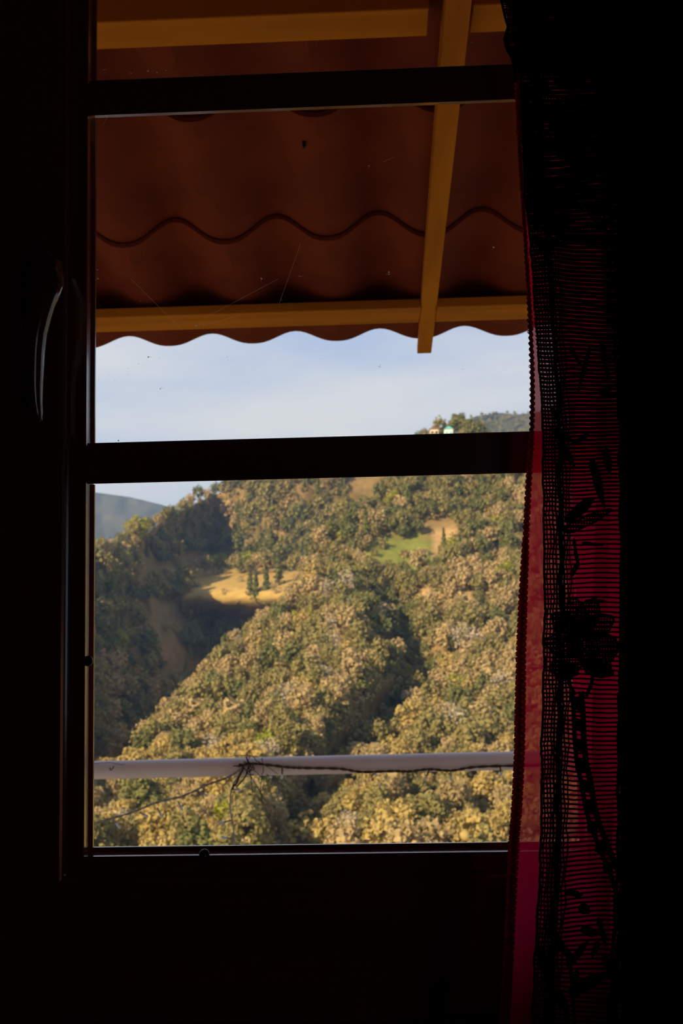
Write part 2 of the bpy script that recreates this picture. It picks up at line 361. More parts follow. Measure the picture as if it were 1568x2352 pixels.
for k in range(-4, 4):                  # dark fillers under the crests
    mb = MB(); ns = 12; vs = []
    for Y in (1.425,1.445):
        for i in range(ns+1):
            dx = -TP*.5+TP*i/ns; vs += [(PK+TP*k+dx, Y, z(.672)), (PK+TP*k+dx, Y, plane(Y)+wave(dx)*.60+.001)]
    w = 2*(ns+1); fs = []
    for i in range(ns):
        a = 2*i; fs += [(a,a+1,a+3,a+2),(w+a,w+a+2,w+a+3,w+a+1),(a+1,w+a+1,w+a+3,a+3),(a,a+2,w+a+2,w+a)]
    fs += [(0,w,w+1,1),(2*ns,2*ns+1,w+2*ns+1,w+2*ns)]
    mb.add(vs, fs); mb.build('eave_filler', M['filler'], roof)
c = at(698,307,.83); c.z = plane(.83)+wave(((c.x-PK+TP/2)%TP)-TP/2)
mb = MB(); mb.tube([c+Vector((0,0,.012)), c-Vector((0,0,.004)), c-Vector((.001,0,.009))],[.004,.0035,.001],7); mb.build('screw_tip', M['filler'], roof)

# ------------------------------------------------------------------ balcony: floor, hand rail, fairy lights
b = MB(); b.box((-3.2,.10,-.30),(2.4,1.62,-.02)); b.build('floor_balcony', M['deck'], kind='structure', label='pale balcony slab below the window')
b = MB(); b.box((-3.2,.10,-9),(2.4,.30,-.30)); b.box((-3.2,-3.6,-9),(2.4,.10,-.30)); b.build('wall_outer', M['render'], kind='structure', label='house base wall under the balcony')
rail = empty('balcony_rail', (0,1.4,0), label='chalky white round balcony handrail crossing the view', cat='railing')
ra, rbp = at(215,1769,1.4), at(1180,1747,1.4); rdir = (rbp-ra)/(rbp.x-ra.x); RR = .0195
mb = MB(); mb.tube([ra+rdir*((-3.0)-ra.x), ra+rdir*(0-ra.x), ra+rdir*(2.2-ra.x)], RR, 28); hr_ = mb.build('handrail', M['rail'], rail, smooth=True)
for X in (-2.7, -1.55, 1.15, 2.0):
    p = ra+rdir*(X-ra.x); mb = MB(); mb.tube([(X,1.4,-.02),(X,1.4,p.z-.01)], .016, 14); mb.build('rail_post', M['rail'], rail, smooth=True)
def curve(pts, Y, k=6, jig=0):
    P = [at(*p, Y) for p in pts]; out = []
    for i in range(len(P)-1):
        p0, p1, p2, p3 = P[max(i-1,0)], P[i], P[i+1], P[min(i+2,len(P)-1)]
        for j in range(k):
            t = j/k; out.append(.5*((2*p1)+(p2-p0)*t+(2*p0-5*p1+4*p2-p3)*t*t+(3*p1-p0-3*p2+p3)*t**3))
    out.append(P[-1])
    if jig: out = [p+Vector((random.gauss(0,jig),random.gauss(0,jig*.5),random.gauss(0,jig))) for p in out]
    return out
YF = 1.4-RR-.004
lights = empty('fairy_lights', at(560,1755,YF), label='string of clear fairy lights tied to the white handrail', cat='fairy lights')
def strand(pts, Y, r, m, k=6, lab=None):
    c = curve(pts, Y, k); mb = MB()
    for ph in (0, math.pi):
        mb.tube([p+Vector((0,math.cos(i*1.1+ph)*r*.9,math.sin(i*1.1+ph)*r*.9)) for i,p in enumerate(c)], r, 6)
    mb.build('cable', m, lights, smooth=True, label=lab)
strand([(195,1902),(235,1886),(300,1867),(360,1843),(420,1828),(480,1801),(520,1787),(550,1768),(560,1752)], YF, .0015, M['cable'], 8, 'clear cable sagging to the left')
strand([(560,1752),(547,1783),(531,1815),(529,1860),(536,1900),(538,1950),(537,2010)], YF, .0015, M['cable'], 8, 'clear cable hanging straight down')
strand([(548,1757),(575,1754),(600,1755),(660,1762),(700,1764),(780,1766),(830,1773),(900,1771),(940,1772),(985,1767),(1035,1770),(1090,1762),(1180,1759),(1300,1758)], YF, .0018, M['cable_brown'], 8, 'brown cable along the rail')
for a, c, q in (((256,1876),(276,1902),1),((320,1866),(340,1876),1),((361,1855),(371,1876),.6),((408,1840),(419,1861),.6),((460,1818),(475,1829),1),
                ((531,1884),(502,1892),1),((536,1928),(508,1922),1),((532,1813),(552,1815),.5),((648,1764),(647,1789),.3),((612,1779),(624,1786),1),((862,1772),(863,1782),.7),
                ((925,1772),(926,1783),.7),((985,1769),(976,1792),.3),((1034,1770),(1036,1793),.7),((1148,1761),(1151,1782),.3),((576,1784),(580,1793),1)):
    A, C = at(*a, YF), at(*c, YF-.006); d = C-A; mb = MB()
    mb.tube([A, A+d*.45, A+d*.62], [.0017,.0017,.0025], 6); bl = mb.build('bulb', M['cable'] if q >= .5 else M['cable_brown'], lights, smooth=True)
    mb = MB(); mb.tube([A+d*.55, A+d*.7, A+d*.95, A+d*1.02], [.0022,.0029,.0027,.0012], 8); mb.build('bulb_glass', M['bulb'], bl, smooth=True)
vine = empty('dry_vine', at(570,1745,YF), label='dry brown tendrils tangled round the rail at the light string knot', cat='vine')
for pts, r in (([(575,1733),(570,1750),(582,1792),(612,1842)],.0010),([(600,1740),(605,1762),(601,1790),(598,1805),(603,1845)],.0012),([(566,1736),(573,1765),(576,1790),(580,1820)],.0009),
               ([(579,1734),(588,1745),(602,1755)],.0012),([(524,1738),(550,1735),(590,1737)],.0010),([(536,1758),(552,1760),(566,1756)],.0018),([(566,1738),(570,1760),(562,1785),(545,1805)],.0022),
               ([(575,1755),(590,1775),(606,1795),(600,1815)],.0010),([(556,1762),(572,1772),(584,1764),(572,1752),(558,1762)],.0013),([(560,1758),(552,1778),(545,1795),(533,1812)],.0030),
               ([(215,1752),(260,1752),(285,1757)],.0008),([(262,1760),(255,1768),(252,1764)],.0016),([(605,1755),(640,1778)],.0008),([(562,1748),(578,1764),(566,1777),(582,1780)],.0016)):
    mb = MB(); mb.tube(curve(pts, YF-.004, 5, .0008), r*.72, 5); mb.build('tendril', M['twig'], vine)

# ------------------------------------------------------------------ the curtain
YC = -.05
def CY(y): return float(np.interp(y, [-400, 700, 1300, 2400, 3000], [-.034, -.045, -.062, -.135, -.18]))
EDGE = [ # y : trim left, ribbon left, ribbon right = lace left
 (-400,1130,1162,1165),(0,1160,1190,1192),(150,1180,1192,1194),(300,1187,1196,1198),(430,1195,1199,1203),(600,1206,1213,1220),(750,1214,1222,1230),(830,1218,1222,1236),(900,1219,1222,1241),(985,1218,1224,1245),(1003,1214,1225,1245),
 (1085,1209,1220,1245),(1250,1200,1212,1248),(1400,1190,1208,1249),(1500,1186,1205,1247),(1600,1183,1205,1246),(1720,1181,1203,1242),(1850,1175,1197,1241),(1935,1168,1190,1241),(2050,1163,1184,1236),(2200,1156,1177,1227),(2352,1146,1170,1222),(2900,1120,1146,1205)]
ev = lambda y, c: float(np.interp(y, [e[0] for e in EDGE], [e[c+1] for e in EDGE]))
cur = empty('curtain', at(1300,1200,YC), label='magenta curtain with black lace overlay and crocheted edge, gathered at the right of the window', cat='curtain')
ROWY = list(range(-380, 2900, 12))
# satin lining: hangs in front of the glass, turns back to the frame at its right
mb = MB(); vs = []; cols = 26
for y in ROWY:
    x0 = ev(y,1)-4; 
    for i in range(cols+1):
        t = i/cols; px = x0+(1660-x0)*t
        Y = CY(y)+.006+.004*math.sin(px*.055+y*.0012)+.0015*math.sin(px*.19+y*.004)
        if px > 1405: Y = min(-.018, Y+(px-1405)*.0012)
        vs.append(at(px,y,Y))
fs = [(j*(cols+1)+i,j*(cols+1)+i+1,(j+1)*(cols+1)+i+1,(j+1)*(cols+1)+i) for j in range(len(ROWY)-1) for i in range(cols)]
mb.add(vs, fs); mb.build('lining', M['satin'], cur, smooth=True, label='sheer magenta satin lining')
# crocheted edge: a double column of loops
mb = MB(); mp_ = MB(); y = -380.0; k = 0
while y < 2880:
    a, c2 = ev(y,0), ev(y,1); w = max(7, c2-a); 
    for s in (0,1):
        cx = a+w*(.34+.36*s); yy = y+(5 if s else 0); ring = []
        for i in range(7):
            t = 2*math.pi*i/7; ex = w*.27*math.cos(t); ey = 6.6*math.sin(t)
            ring.append(at(cx+ex+ey*.25*(1 if s else -.3), yy+ey*.8-ex*.35, CY(yy)-.001+.0012*math.sin(t*2+s)))
        mb.tube(ring, .00125 if w > 12 else .0009, 5, closed=True)
    if 730 < y < 1010:
        rr = random.uniform(4,7); pts = [at(a+2-rr*math.sin(math.pi*i/6)*.9, y-5+11*i/6, CY(y)-.001) for i in range(7)]
        mp_.tube(pts, .00035, 4)
    elif random.random() < .5:
        rr = random.uniform(2,5); pts = [at(a+2-rr*math.sin(math.pi*i/5), y-5+9*i/5, CY(y)-.001) for i in range(6)]; mp_.tube(pts, .0003, 4)
    y += 13.2 if y > 500 else 11; k += 1
bk = [at(ev(q,0)+2.5,q,CY(q)+.0008) for q in range(-380,2890,30)]+[at(ev(q,1)-.5,q,CY(q)+.0008) for q in range(-380,2890,30)]; nb_ = len(bk)//2
mb.add(bk+[p+Vector((0,.0006,0)) for p in bk], [f for i in range(nb_-1) for f in ((i,i+1,nb_+i+1,nb_+i),(2*nb_+i,3*nb_+i,3*nb_+i+1,2*nb_+i+1))])
mb.build('crochet_edge', M['braid'], cur, smooth=True, label='crimson crocheted braid along the edge')
mp_.build('picot_loops', M['picot'], cur, kind='stuff')
# lace overlay: cross threads, warp columns
mb = MB()
def lY(px, y): return CY(y)-.006+.004*math.sin(px*.055+y*.0012)+.0015*math.sin(px*.19+y*.004)-(.004 if px > 1420 else 0)
def slant(px, y):
    return 7*math.sin(y*.011+1.0)*math.exp(-((px-1262)/40)**2)*-1 + 6*math.sin(y*.0075+px*.006)*min(1,max(0,(px-1300)/80))
y = -370.0
while y < 2890:
    x0 = ev(y,2); pts = []
    for i in range(23):
        px = x0+(1660-x0)*i/22
        pts.append(at(px, y+slant(px,y)+random.uniform(-.8,.8), lY(px,y)))
    mb.tube(pts, float(np.interp(y,[400,700,950,1250],[.0018,.0017,.0013,.00078])), 3)
    y += 10.8 if y > 1150 else 9.2
for c0, wob, r in ((1,1,.0011),(8,1,.0007),(15,1.5,.0007),(22,1.5,.0008),(29,1,.0009),(38,1.2,.0022),(46,1,.0010),(53,2,.0007),(61,2,.0006),(178,2,.0016),(190,2,.0022)):
    pts = [at(ev(y,2)+c0*(1 if c0 < 100 else 1)+wob*math.sin(y*.05+c0)+random.uniform(-1.5,1.5), y, lY(ev(y,2)+c0,y)) for y in range(-370,2890,11)]
    mb.tube(pts, r, 3)
y = -370.0
while y < 2890:
    mb.tube([at(px, y+slant(px,y)+random.uniform(-1,1), lY(px,y)-.0015) for px in range(1428,1680,24)], .0022, 3); y += 10.4  # extra near-closed thread layer, added to block backlight at the far right
mb.build('lace_net', M['lace'], cur, kind='stuff', label='ribbed black lace net')
def motif(name, poly, holes=(), lab=None, edge=1.5):
    """a closed patch of dense lace, tracing its own outline; thin solid cloth"""
    mb = MB(); k = len(poly); cx = sum(p[0] for p in poly)/k; cy = sum(p[1] for p in poly)/k
    for dY in (-.0006,-.0016):
        pass
    vs = [at(px+random.uniform(-edge,edge),py+random.uniform(-edge,edge),lY(px,py)-.0008) for px,py in poly]
    vb = [v-Vector((0,.0009,0)) for v in vs]
    mb.add(vs+vb, [tuple(range(k))]+[tuple(range(k,2*k))[::-1]]+[(i,(i+1)%k,k+(i+1)%k,k+i) for i in range(k)])
    return mb.build(name, M['lace'], cur, label=lab)
def hatch(poly):
    mb = MB(); ys = [p[1] for p in poly]; xs_ = [p[0] for p in poly]
    def cross(v, ax):
        out = []
        for i in range(len(poly)):
            a, c = poly[i], poly[(i+1) % len(poly)]
            if (a[ax]-v)*(c[ax]-v) < 0: t = (v-a[ax])/(c[ax]-a[ax]); out.append(a[1-ax]+(c[1-ax]-a[1-ax])*t)
        return sorted(out)
    y = min(ys)+1
    while y < max(ys):
        q = cross(y,1)
        for a, c in zip(q[::2], q[1::2]):
            if c-a > 2: mb.tube([at(a,y,lY(a,y)-.0008),at((a+c)/2,y+random.uniform(-1,1),lY((a+c)/2,y)-.0012),at(c,y,lY(c,y)-.0008)], .00058, 3)
        y += 5.2
    x = min(xs_)+1
    while x < max(xs_):
        q = cross(x,0)
        for a, c in zip(q[::2], q[1::2]):
            if c-a > 2: mb.tube([at(x,a,lY(x,a)-.001),at(x+random.uniform(-1,1),(a+c)/2,lY(x,(a+c)/2)-.0014),at(x,c,lY(x,c)-.001)], .00062, 3)
        x += 6.3
    k = len(poly); rim = [at(px,py,lY(px,py)-.001) for px,py in poly]; mb.tube(rim, .0008, 4, closed=True)
    mb.build('lace_petal', M['lace'], cur)
def leaf(cx, cy, L, Wd, ang):
    a = math.radians(ang); pts = []
    for i in range(16):
        t = i/16*2*math.pi; u = math.cos(t)*L/2; v = math.sin(t)*Wd/2*(1-.35*math.cos(t))*(1+.12*math.cos(5*t))
        pts.append((cx+u*math.cos(a)-v*math.sin(a), cy+u*math.sin(a)+v*math.cos(a)))
    (hatch(pts) if L*Wd > 2400 else motif('lace_leaf', pts))
def stem(pts, w):
    lft = []; rgt = []
    for i,(x,y) in enumerate(pts):
        a = pts[max(i-1,0)]; c = pts[min(i+1,len(pts)-1)]; dx, dy = c[0]-a[0], c[1]-a[1]; L = math.hypot(dx,dy); ww = w[i] if hasattr(w,'__len__') else w
        lft.append((x-dy/L*ww/2,y+dx/L*ww/2)); rgt.append((x+dy/L*ww/2,y-dx/L*ww/2))
    mb = MB(); n_ = len(pts)
    V = [at(px,py,lY(px,py)-.0008) for px,py in lft]+[at(px,py,lY(px,py)-.0008) for px,py in rgt]
    Vb = [v-Vector((0,.0009,0)) for v in V]
    fs = []
    for i in range(n_-1):
        fs += [(i,i+1,n_+i+1,n_+i),(2*n_+i,3*n_+i,3*n_+i+1,2*n_+i+1),(i,2*n_+i,2*n_+i+1,i+1),(n_+i,n_+i+1,3*n_+i+1,3*n_+i)]
    fs += [(0,n_,3*n_,2*n_),(n_-1,3*n_-1,4*n_-1,2*n_-1)]
    mb.add(V+Vb, fs); mb.build('lace_stem', M['lace'], cur)
S1x = [(1322,1588),(1326,1640),(1328,1700),(1333,1750),(1344,1800),(1352,1850),(1362,1890),(1378,1930),(1396,1975),(1412,2010),(1425,2060)]
stem([(x-9,y) for x,y in S1x], [10]*11); stem([(x+12,y) for x,y in S1x], [13]*11)
for i in range(9):
    y0 = 1600+i*47; x0 = float(np.interp(y0,[p[1] for p in S1x],[p[0] for p in S1x])); motif('lace_stem', [(x0-11,y0),(x0+12,y0+6),(x0+12,y0+34),(x0-11,y0+28)])
# flower head with petals round a lighter eye
for a0 in range(0,360,36):
    ca, sa = math.cos(math.radians(a0)), math.sin(math.radians(a0))
    if a0 in (72,108): continue
    leaf(1336+44*ca, 1480+70*sa, 86, 54, a0+8)
leaf(1375,1535,70,40,20); leaf(1300,1545,60,34,150); leaf(1395,1490,60,46,80); leaf(1330,1480,60,60,0)
stem([(1300,1525),(1306,1570),(1320,1596)],8); stem([(1362,1525),(1358,1570),(1345,1600)],8)
for (cx,cy,L,w_,a) in ((1340,850,110,12,105),(1322,820,60,10,60),(1395,905,40,18,20),(1388,830,90,12,80),(1280,960,60,10,60),(1372,1110,120,20,75),(1332,1170,90,26,-40),(1350,1195,120,22,-25),(1300,1040,80,16,60),(1322,1270,70,8,80),(1318,1310,40,10,110),(1360,1250,50,10,5),(1366,1380,50,9,0),
  (1318,2052,40,16,10),(1342,2088,30,24,40),(1354,2140,46,20,15),(1366,2180,40,14,110),(1295,2180,90,18,48),(1325,2190,80,16,-48),(1382,2140,70,14,75),(1246,2210,80,20,80),(1350,2258,100,26,-28),(1322,2260,70,12,95),(1290,2300,50,24,70),(1266,2150,40,14,60),(1400,2230,90,18,70),(1300,2330,60,14,85),
  (1290,1000,60,14,30),(1330,1010,50,12,150),(1395,1060,60,18,80)):
    leaf(cx,cy,L,w_,a)
stem([(1318,2352),(1316,2300),(1312,2250),(1308,2210),(1290,2165)],9); stem([(1425,2060),(1436,2140),(1440,2250),(1436,2380)],26); stem([(1428,1590),(1432,1700),(1436,1800),(1436,1960)],24)
stem([(1424,-300),(1424,300),(1428,800),(1432,1200),(1430,1590)],[20,20,16,16,20])
# dense scalloped flower band at the top of the panel
for i,(cx,cy,L,w_,a) in enumerate([(1210,40,120,50,80),(1230,150,120,60,70),(1262,60,130,70,95),(1300,150,140,90,60),(1340,60,140,90,20),(1385,150,120,80,100),(1400,40,120,60,60),(1222,262,130,40,80),(1262,250,90,60,50),(1320,262,120,90,-20),(1390,270,120,70,70),(1224,350,110,34,78),(1290,330,90,60,30),(1350,370,110,60,-60),(1400,390,110,40,85),(1232,450,120,30,86),(1310,450,120,70,10),(1380,480,90,60,60),(1270,500,80,40,20),(1340,540,130,36,-5),(1260,560,60,26,0),(1410,560,60,30,10),(1460,200,500,80,90),(1480,600,600,70,90)]):
    leaf(cx,cy,L,w_,a)
# torn looking net scallop at the top left
mb = MB(); edgeP = [(-60,1145),(0,1151),(40,1160),(60,1166),(75,1162),(90,1158),(108,1162),(118,1166),(130,1174),(150,1180),(190,1182)]
for i,(y,x) in enumerate(edgeP[:-1]): pass
oute = [at(x,y,CY(y)-.002) for y,x in edgeP]; mb.tube(oute, .0011, 5)
for k in range(46):
    y = -50+k*4.6; x0 = float(np.interp(y,[p[0] for p in edgeP],[p[1] for p in edgeP])); 
    if 58 < y < 78 and k % 2: continue
    mb.tube([at(x0,y,CY(y)-.002),at((x0+1196)/2+random.uniform(-4,4),y+random.uniform(-7,7),CY(y)-.003),at(1200,y+random.uniform(-8,8),CY(y)-.002)], .00055 if y < 75 else .0012, 3)
for k in range(5):
    mb.tube([at(float(np.interp(y,[p[0] for p in edgeP],[p[1] for p in edgeP]))*(1-(k+1)/6)+1198*(k+1)/6+random.uniform(-2,2),y,CY(y)-.003) for y in range(-50,190,9)], .0006, 3)
mb.build('lace_scallop', M['lace'], cur, label='torn black net scallop at the top of the edge', kind='stuff')
rod = empty('curtain_rod', (.1,-.05,z(.74)), label='dark iron curtain rod above the window', cat='rod')
YC = CY(-380); zt_ = at(1300,-380,YC).z
mb = MB(); mb.tube([(-.55,YC,zt_+.004),(.75,YC,zt_+.004)], .006, 10); mb.build('pole', M['rod'], rod)
for X in (-.5,.72):
    mb = MB(); mb.tube([(X,-.0121,zt_+.004),(X,YC,zt_+.004)], .005, 8); mb.build('bracket', M['rod'], rod)
for X in (-.56,.76):
    mb = MB(); mb.ball((X,YC,zt_+.004), .012); mb.build('finial', M['rod'], rod)

# ------------------------------------------------------------------ the valley: terrain
_pm = RNG.random((64,64))
def vnoise(x, y):
    xi, yi = math.floor(x), math.floor(y); fx, fy = x-xi, y-yi; fx = fx*fx*(3-2*fx); fy = fy*fy*(3-2*fy)
    g = lambda i, j: _pm[i % 64, j % 64]
    return (g(xi,yi)*(1-fx)+g(xi+1,yi)*fx)*(1-fy)+(g(xi,yi+1)*(1-fx)+g(xi+1,yi+1)*fx)*fy
def fbm(x, y): return vnoise(x,y)*.55+vnoise(x*2.1+7,y*2.1+3)*.3+vnoise(x*4.3+1,y*4.3+9)*.15-.5
SIL1 = [(-300,1990),(100,1900),(215,1815),(290,1765),(340,1682),(430,1590),(500,1508),(560,1448),(640,1396),(700,1310),(740,1246),(800,1200),(860,1155),(900,1108),(955,1034),(1000,1010),(1050,1002),(1110,1014),(1215,1045),(1400,1070),(1900,1100)]
SIL2 = [(-300,1300),(150,1288),(220,1272),(300,1244),(340,1224),(380,1190),(440,1160),(480,1142),(560,1110),(700,1082),(850,1052),(950,1030),(1050,1015)]
GUL = [(1000,900),(1250,850),(1330,862),(1440,900),(1560,935),(1700,820),(1850,700),(2000,640),(2500,560)]
def Y1(px, py):
    xg = lerp_table(GUL, py); w = np.clip((py-1300)/150,0,1)
    d = 130+(1945-py)*.17
    d += w*(-13*math.exp(-((px-(xg-130))/120)**2)+18*math.exp(-((px-(xg+20))/60)**2))
    return d + 9*fbm(px*.012+3, py*.012) - .012*max(0,px-1000)*.5
def Y2(px, py):
    t = np.clip((1750-py)/500, 0, 1)
    k_ = .26+.14*t; bx = 490-95*math.exp(-((py-1365)/52)**2); d = 215+70*t+(min(px,bx)-220)*k_ - max(0,min(px,700)-bx)*.10
    if px < 220: d = 215+70*t+(max(px,-300)-220)*.20
    return d + 12*fbm(px*.010+20, py*.012+5)
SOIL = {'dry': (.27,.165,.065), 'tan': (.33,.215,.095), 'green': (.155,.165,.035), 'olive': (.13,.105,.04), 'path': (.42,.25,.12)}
def soil1(px, py):
    c = Vector(SOIL['dry']).lerp(Vector(SOIL['olive']), np.clip(.5+1.6*fbm(px*.02,py*.02),0,1))
    e = ((px-925)/95)**2+((py-1275)/50)**2
    if e < 1.1: c = Vector(SOIL['green'])
    for cx,cy,rx,ry in ((978,1370,32,16),(1030,1232,38,13),(1090,1375,50,22),(1060,1345,50,14),(1000,1285,14,24),(1080,1155,25,20),(520,1660,60,25),(470,1700,50,16),(350,1700,40,14)):
        if ((px-cx)/rx)**2+((py-cy-10)/(ry+14))**2 < 1: c = Vector(SOIL['tan'])
    return c
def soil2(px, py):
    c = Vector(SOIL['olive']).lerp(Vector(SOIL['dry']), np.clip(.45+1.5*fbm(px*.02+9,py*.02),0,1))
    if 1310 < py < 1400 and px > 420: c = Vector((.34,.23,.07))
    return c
def vcmat(name):
    m = bpy.data.materials.new(name); m.use_nodes = True; N = m.node_tree.nodes; L = m.node_tree.links; b_ = N['Principled BSDF']
    b_.inputs['Roughness'].default_value = .95; b_.inputs['Specular IOR Level'].default_value = .1
    a = N.new('ShaderNodeVertexColor'); a.layer_name = 'soil'; t = N.new('ShaderNodeTexCoord'); q = N.new('ShaderNodeTexNoise'); q.inputs['Scale'].default_value = .5; q.inputs['Detail'].default_value = 6
    r = N.new('ShaderNodeMapRange'); r.inputs['To Min'].default_value = .55; r.inputs['To Max'].default_value = 1.4
    mu = N.new('ShaderNodeVectorMath'); mu.operation = 'SCALE'
    L.new(t.outputs['Object'], q.inputs['Vector']); L.new(q.outputs[0], r.inputs['Value']); L.new(a.outputs[0], mu.inputs[0]); L.new(r.outputs[0], mu.inputs['Scale']); L.new(mu.outputs[0], b_.inputs['Base Color'])
    return m
M['soil'] = vcmat('dry hillside soil')
def terrain(name, xs, ybot, sil, Yf, soilf, rows, back, label):
    vs = []; cs = []; nb = len(back)
    for px in xs:
        top = lerp_table(sil, px)
        for j in range(rows):
            t = j/(rows-1); py = ybot+(top-ybot)*t**.9; p = at(px,py,Yf(px,py)); vs.append(p); cs.append(soilf(px,py))
        Yt = Yf(px,top); zt = vs[-1].z
        for dy, dz in back:
            p = at(px,top,Yt+dy); vs.append(Vector((p.x,p.y,zt-dz))); cs.append(soilf(px,top))
    R = rows+nb; fs = [(i*R+j,(i+1)*R+j,(i+1)*R+j+1,i*R+j+1) for i in range(len(xs)-1) for j in range(R-1)]
    me = bpy.data.meshes.new(name); me.from_pydata([tuple(v) for v in vs], [], fs); me.update()
    ca = me.color_attributes.new('soil','FLOAT_COLOR','POINT'); ca.data.foreach_set('color', np.array([(*c,1) for c in cs],dtype=np.float32).ravel())
    me.polygons.foreach_set('use_smooth',[True]*len(fs)); me.materials.append(M['soil'])
    return link(name, me, label=label, kind='structure')
xs = [-3400,-2600,-2000,-1500,-1100,-800,-560,-400]+list(range(-260,1860,14))+[1950,2080,2250,2500,2900,3500,4400]
terrain('hillside', xs, 2520, SIL1, Y1, soil1, 90, [(6,1),(14,6),(26,16),(44,34),(70,62)], 'sunlit wooded spur filling the lower view')
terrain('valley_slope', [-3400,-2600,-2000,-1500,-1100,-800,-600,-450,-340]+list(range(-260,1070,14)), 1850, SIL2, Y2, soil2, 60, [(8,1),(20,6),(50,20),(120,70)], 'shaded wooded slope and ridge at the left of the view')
# the ground falling away in front of the house
mb = MB(); G = []
for j in range(14):
    t = j/13
    for i in range(13):
        e = at(-260+i*176, 2520, Y1(-260+i*176,2520)); s0 = Vector((-26+i*4.3, 1.9, -6.5))
        G.append(s0.lerp(e, t)+Vector((0,0,-4*math.sin(math.pi*t)+1.2*fbm(i*.7,j*.7))))
me = bpy.data.meshes.new('house_slope'); me.from_pydata([tuple(g) for g in G],[],[(j*13+i,j*13+i+1,(j+1)*13+i+1,(j+1)*13+i) for j in range(13) for i in range(12)]); me.update()
ca = me.color_attributes.new('soil','FLOAT_COLOR','POINT'); ca.data.foreach_set('color', np.array([(.26,.19,.07,1)]*len(G),dtype=np.float32).ravel()); me.materials.append(M['soil'])
link('house_slope', me, label='dry slope falling away below the balcony', kind='structure')
# far ridges
SIL3 = [(-300,1080),(-50,1105),(220,1131),(300,1142),(370,1159),(480,1195),(700,1240),(900,1230)]
SIL4 = [(700,1100),(850,1040),(950,1005),(1010,990),(1060,966),(1100,955),(1150,948),(1185,952),(1215,949),(1300,938),(1500,930),(1900,930)]
fsoil = lambda px, py: Vector((.030,.036,.022)).lerp(Vector((.08,.07,.038)), np.clip(.5+2*fbm(px*.03,py*.03),0,1))
terrain('far_ridge', list(range(-3400,-300,60))+list(range(-300,900,10)), 1420, SIL3, lambda px,py: 1350+(1420-py)*1.6+90*fbm(px*.018,py*.02)+(max(px,-400)-220)*.5, fsoil, 40, [(60,10),(300,120)], 'hazy blue far ridge at the left of the skyline')
terrain('far_ridge', list(range(700,1910,10))+list(range(1910,4500,50)), 1260, SIL4, lambda px,py: 760+(1150-py)*1.0+50*fbm(px*.02,py*.03), fsoil, 30, [(40,8),(200,90)], 'grey green far ridge at the right of the skyline')

# flat valley floor closing the ground out to the far ridges
mb = MB(); mb.box((-4000,150,-190),(4000,4200,-150)); fl = mb.build('valley_floor', M['deck'], kind='structure'); fl.data.materials.clear()
fl.data.materials.append(mat('dry valley ground', (.20,.15,.07), .95, .1, (.12,.11,.05), .02))

# ------------------------------------------------------------------ trees
def leafmat(name, c1, c2, transl=.3):
    m = bpy.data.materials.new(name); m.use_nodes = True; N = m.node_tree.nodes; L = m.node_tree.links; N.clear()
    o = N.new('ShaderNodeOutputMaterial'); oi = N.new('ShaderNodeObjectInfo'); t = N.new('ShaderNodeNewGeometry'); q = N.new('ShaderNodeTexNoise'); q.inputs['Scale'].default_value = .35; q.inputs['Detail'].default_value = 4
    ad = N.new('ShaderNodeMath'); ad.operation = 'MULTIPLY_ADD'; ad.inputs[1].default_value = .5; 
    sb = N.new('ShaderNodeMath'); sb.operation = 'MULTIPLY_ADD'; sb.inputs[1].default_value = 1.3; sb.inputs[2].default_value = -.4
    mx_ = N.new('ShaderNodeMix'); mx_.data_type = 'RGBA'; mx_.inputs[6].default_value = (*c1,1); mx_.inputs[7].default_value = (*c2,1)
    d = N.new('ShaderNodeBsdfDiffuse'); tr = N.new('ShaderNodeBsdfTranslucent'); s = N.new('ShaderNodeMixShader'); s.inputs[0].default_value = transl
    L.new(t.outputs['Position'], q.inputs['Vector']); L.new(q.outputs[0], sb.inputs[0]); L.new(oi.outputs['Random'], ad.inputs[0]); L.new(sb.outputs[0], ad.inputs[2]); ad.use_clamp = True
    L.new(ad.outputs[0], mx_.inputs[0]); L.new(mx_.outputs[2], d.inputs[0]); L.new(mx_.outputs[2], tr.inputs[0]); L.new(d.outputs[0], s.inputs[1]); L.new(tr.outputs[0], s.inputs[2]); L.new(s.outputs[0], o.inputs[0])
    return m
TYPES = {
 'olive': ('broadleaf_tree','olive green round-crowned tree','tree',(0.204,0.180,0.060),(0.324,0.264,0.102)),
 'tan':   ('broadleaf_tree','tan brown dry-leaved tree','tree',(0.300,0.228,0.102),(0.456,0.336,0.156)),
 'green': ('broadleaf_tree','dull dark green leafy tree','tree',(0.132,0.138,0.048),(0.228,0.216,0.072)),
 'gold':  ('broadleaf_tree','golden yellow leafy tree','tree',(.36,.27,.085),(.48,.35,.125)),
 'lime':  ('broadleaf_bush','bright yellow-green bush','bush',(0.228,0.240,0.036),(0.360,0.336,0.048)),
 'grey':  ('bare_tree','pale grey half-bare twiggy tree','tree',(0.384,0.312,0.216),(0.540,0.444,0.312)),
 'pine': ('conifer_tree','dark green pointed conifer','conifer',(.105,.120,.040),(.19,.19,.06)),
 'limepine': ('conifer_tree','yellow-green pointed young conifer','conifer',(0.204,0.228,0.042),(0.300,0.300,0.054)),
}
M['bark'] = mat('grey bark', (.12,.09,.06), .95, .1)
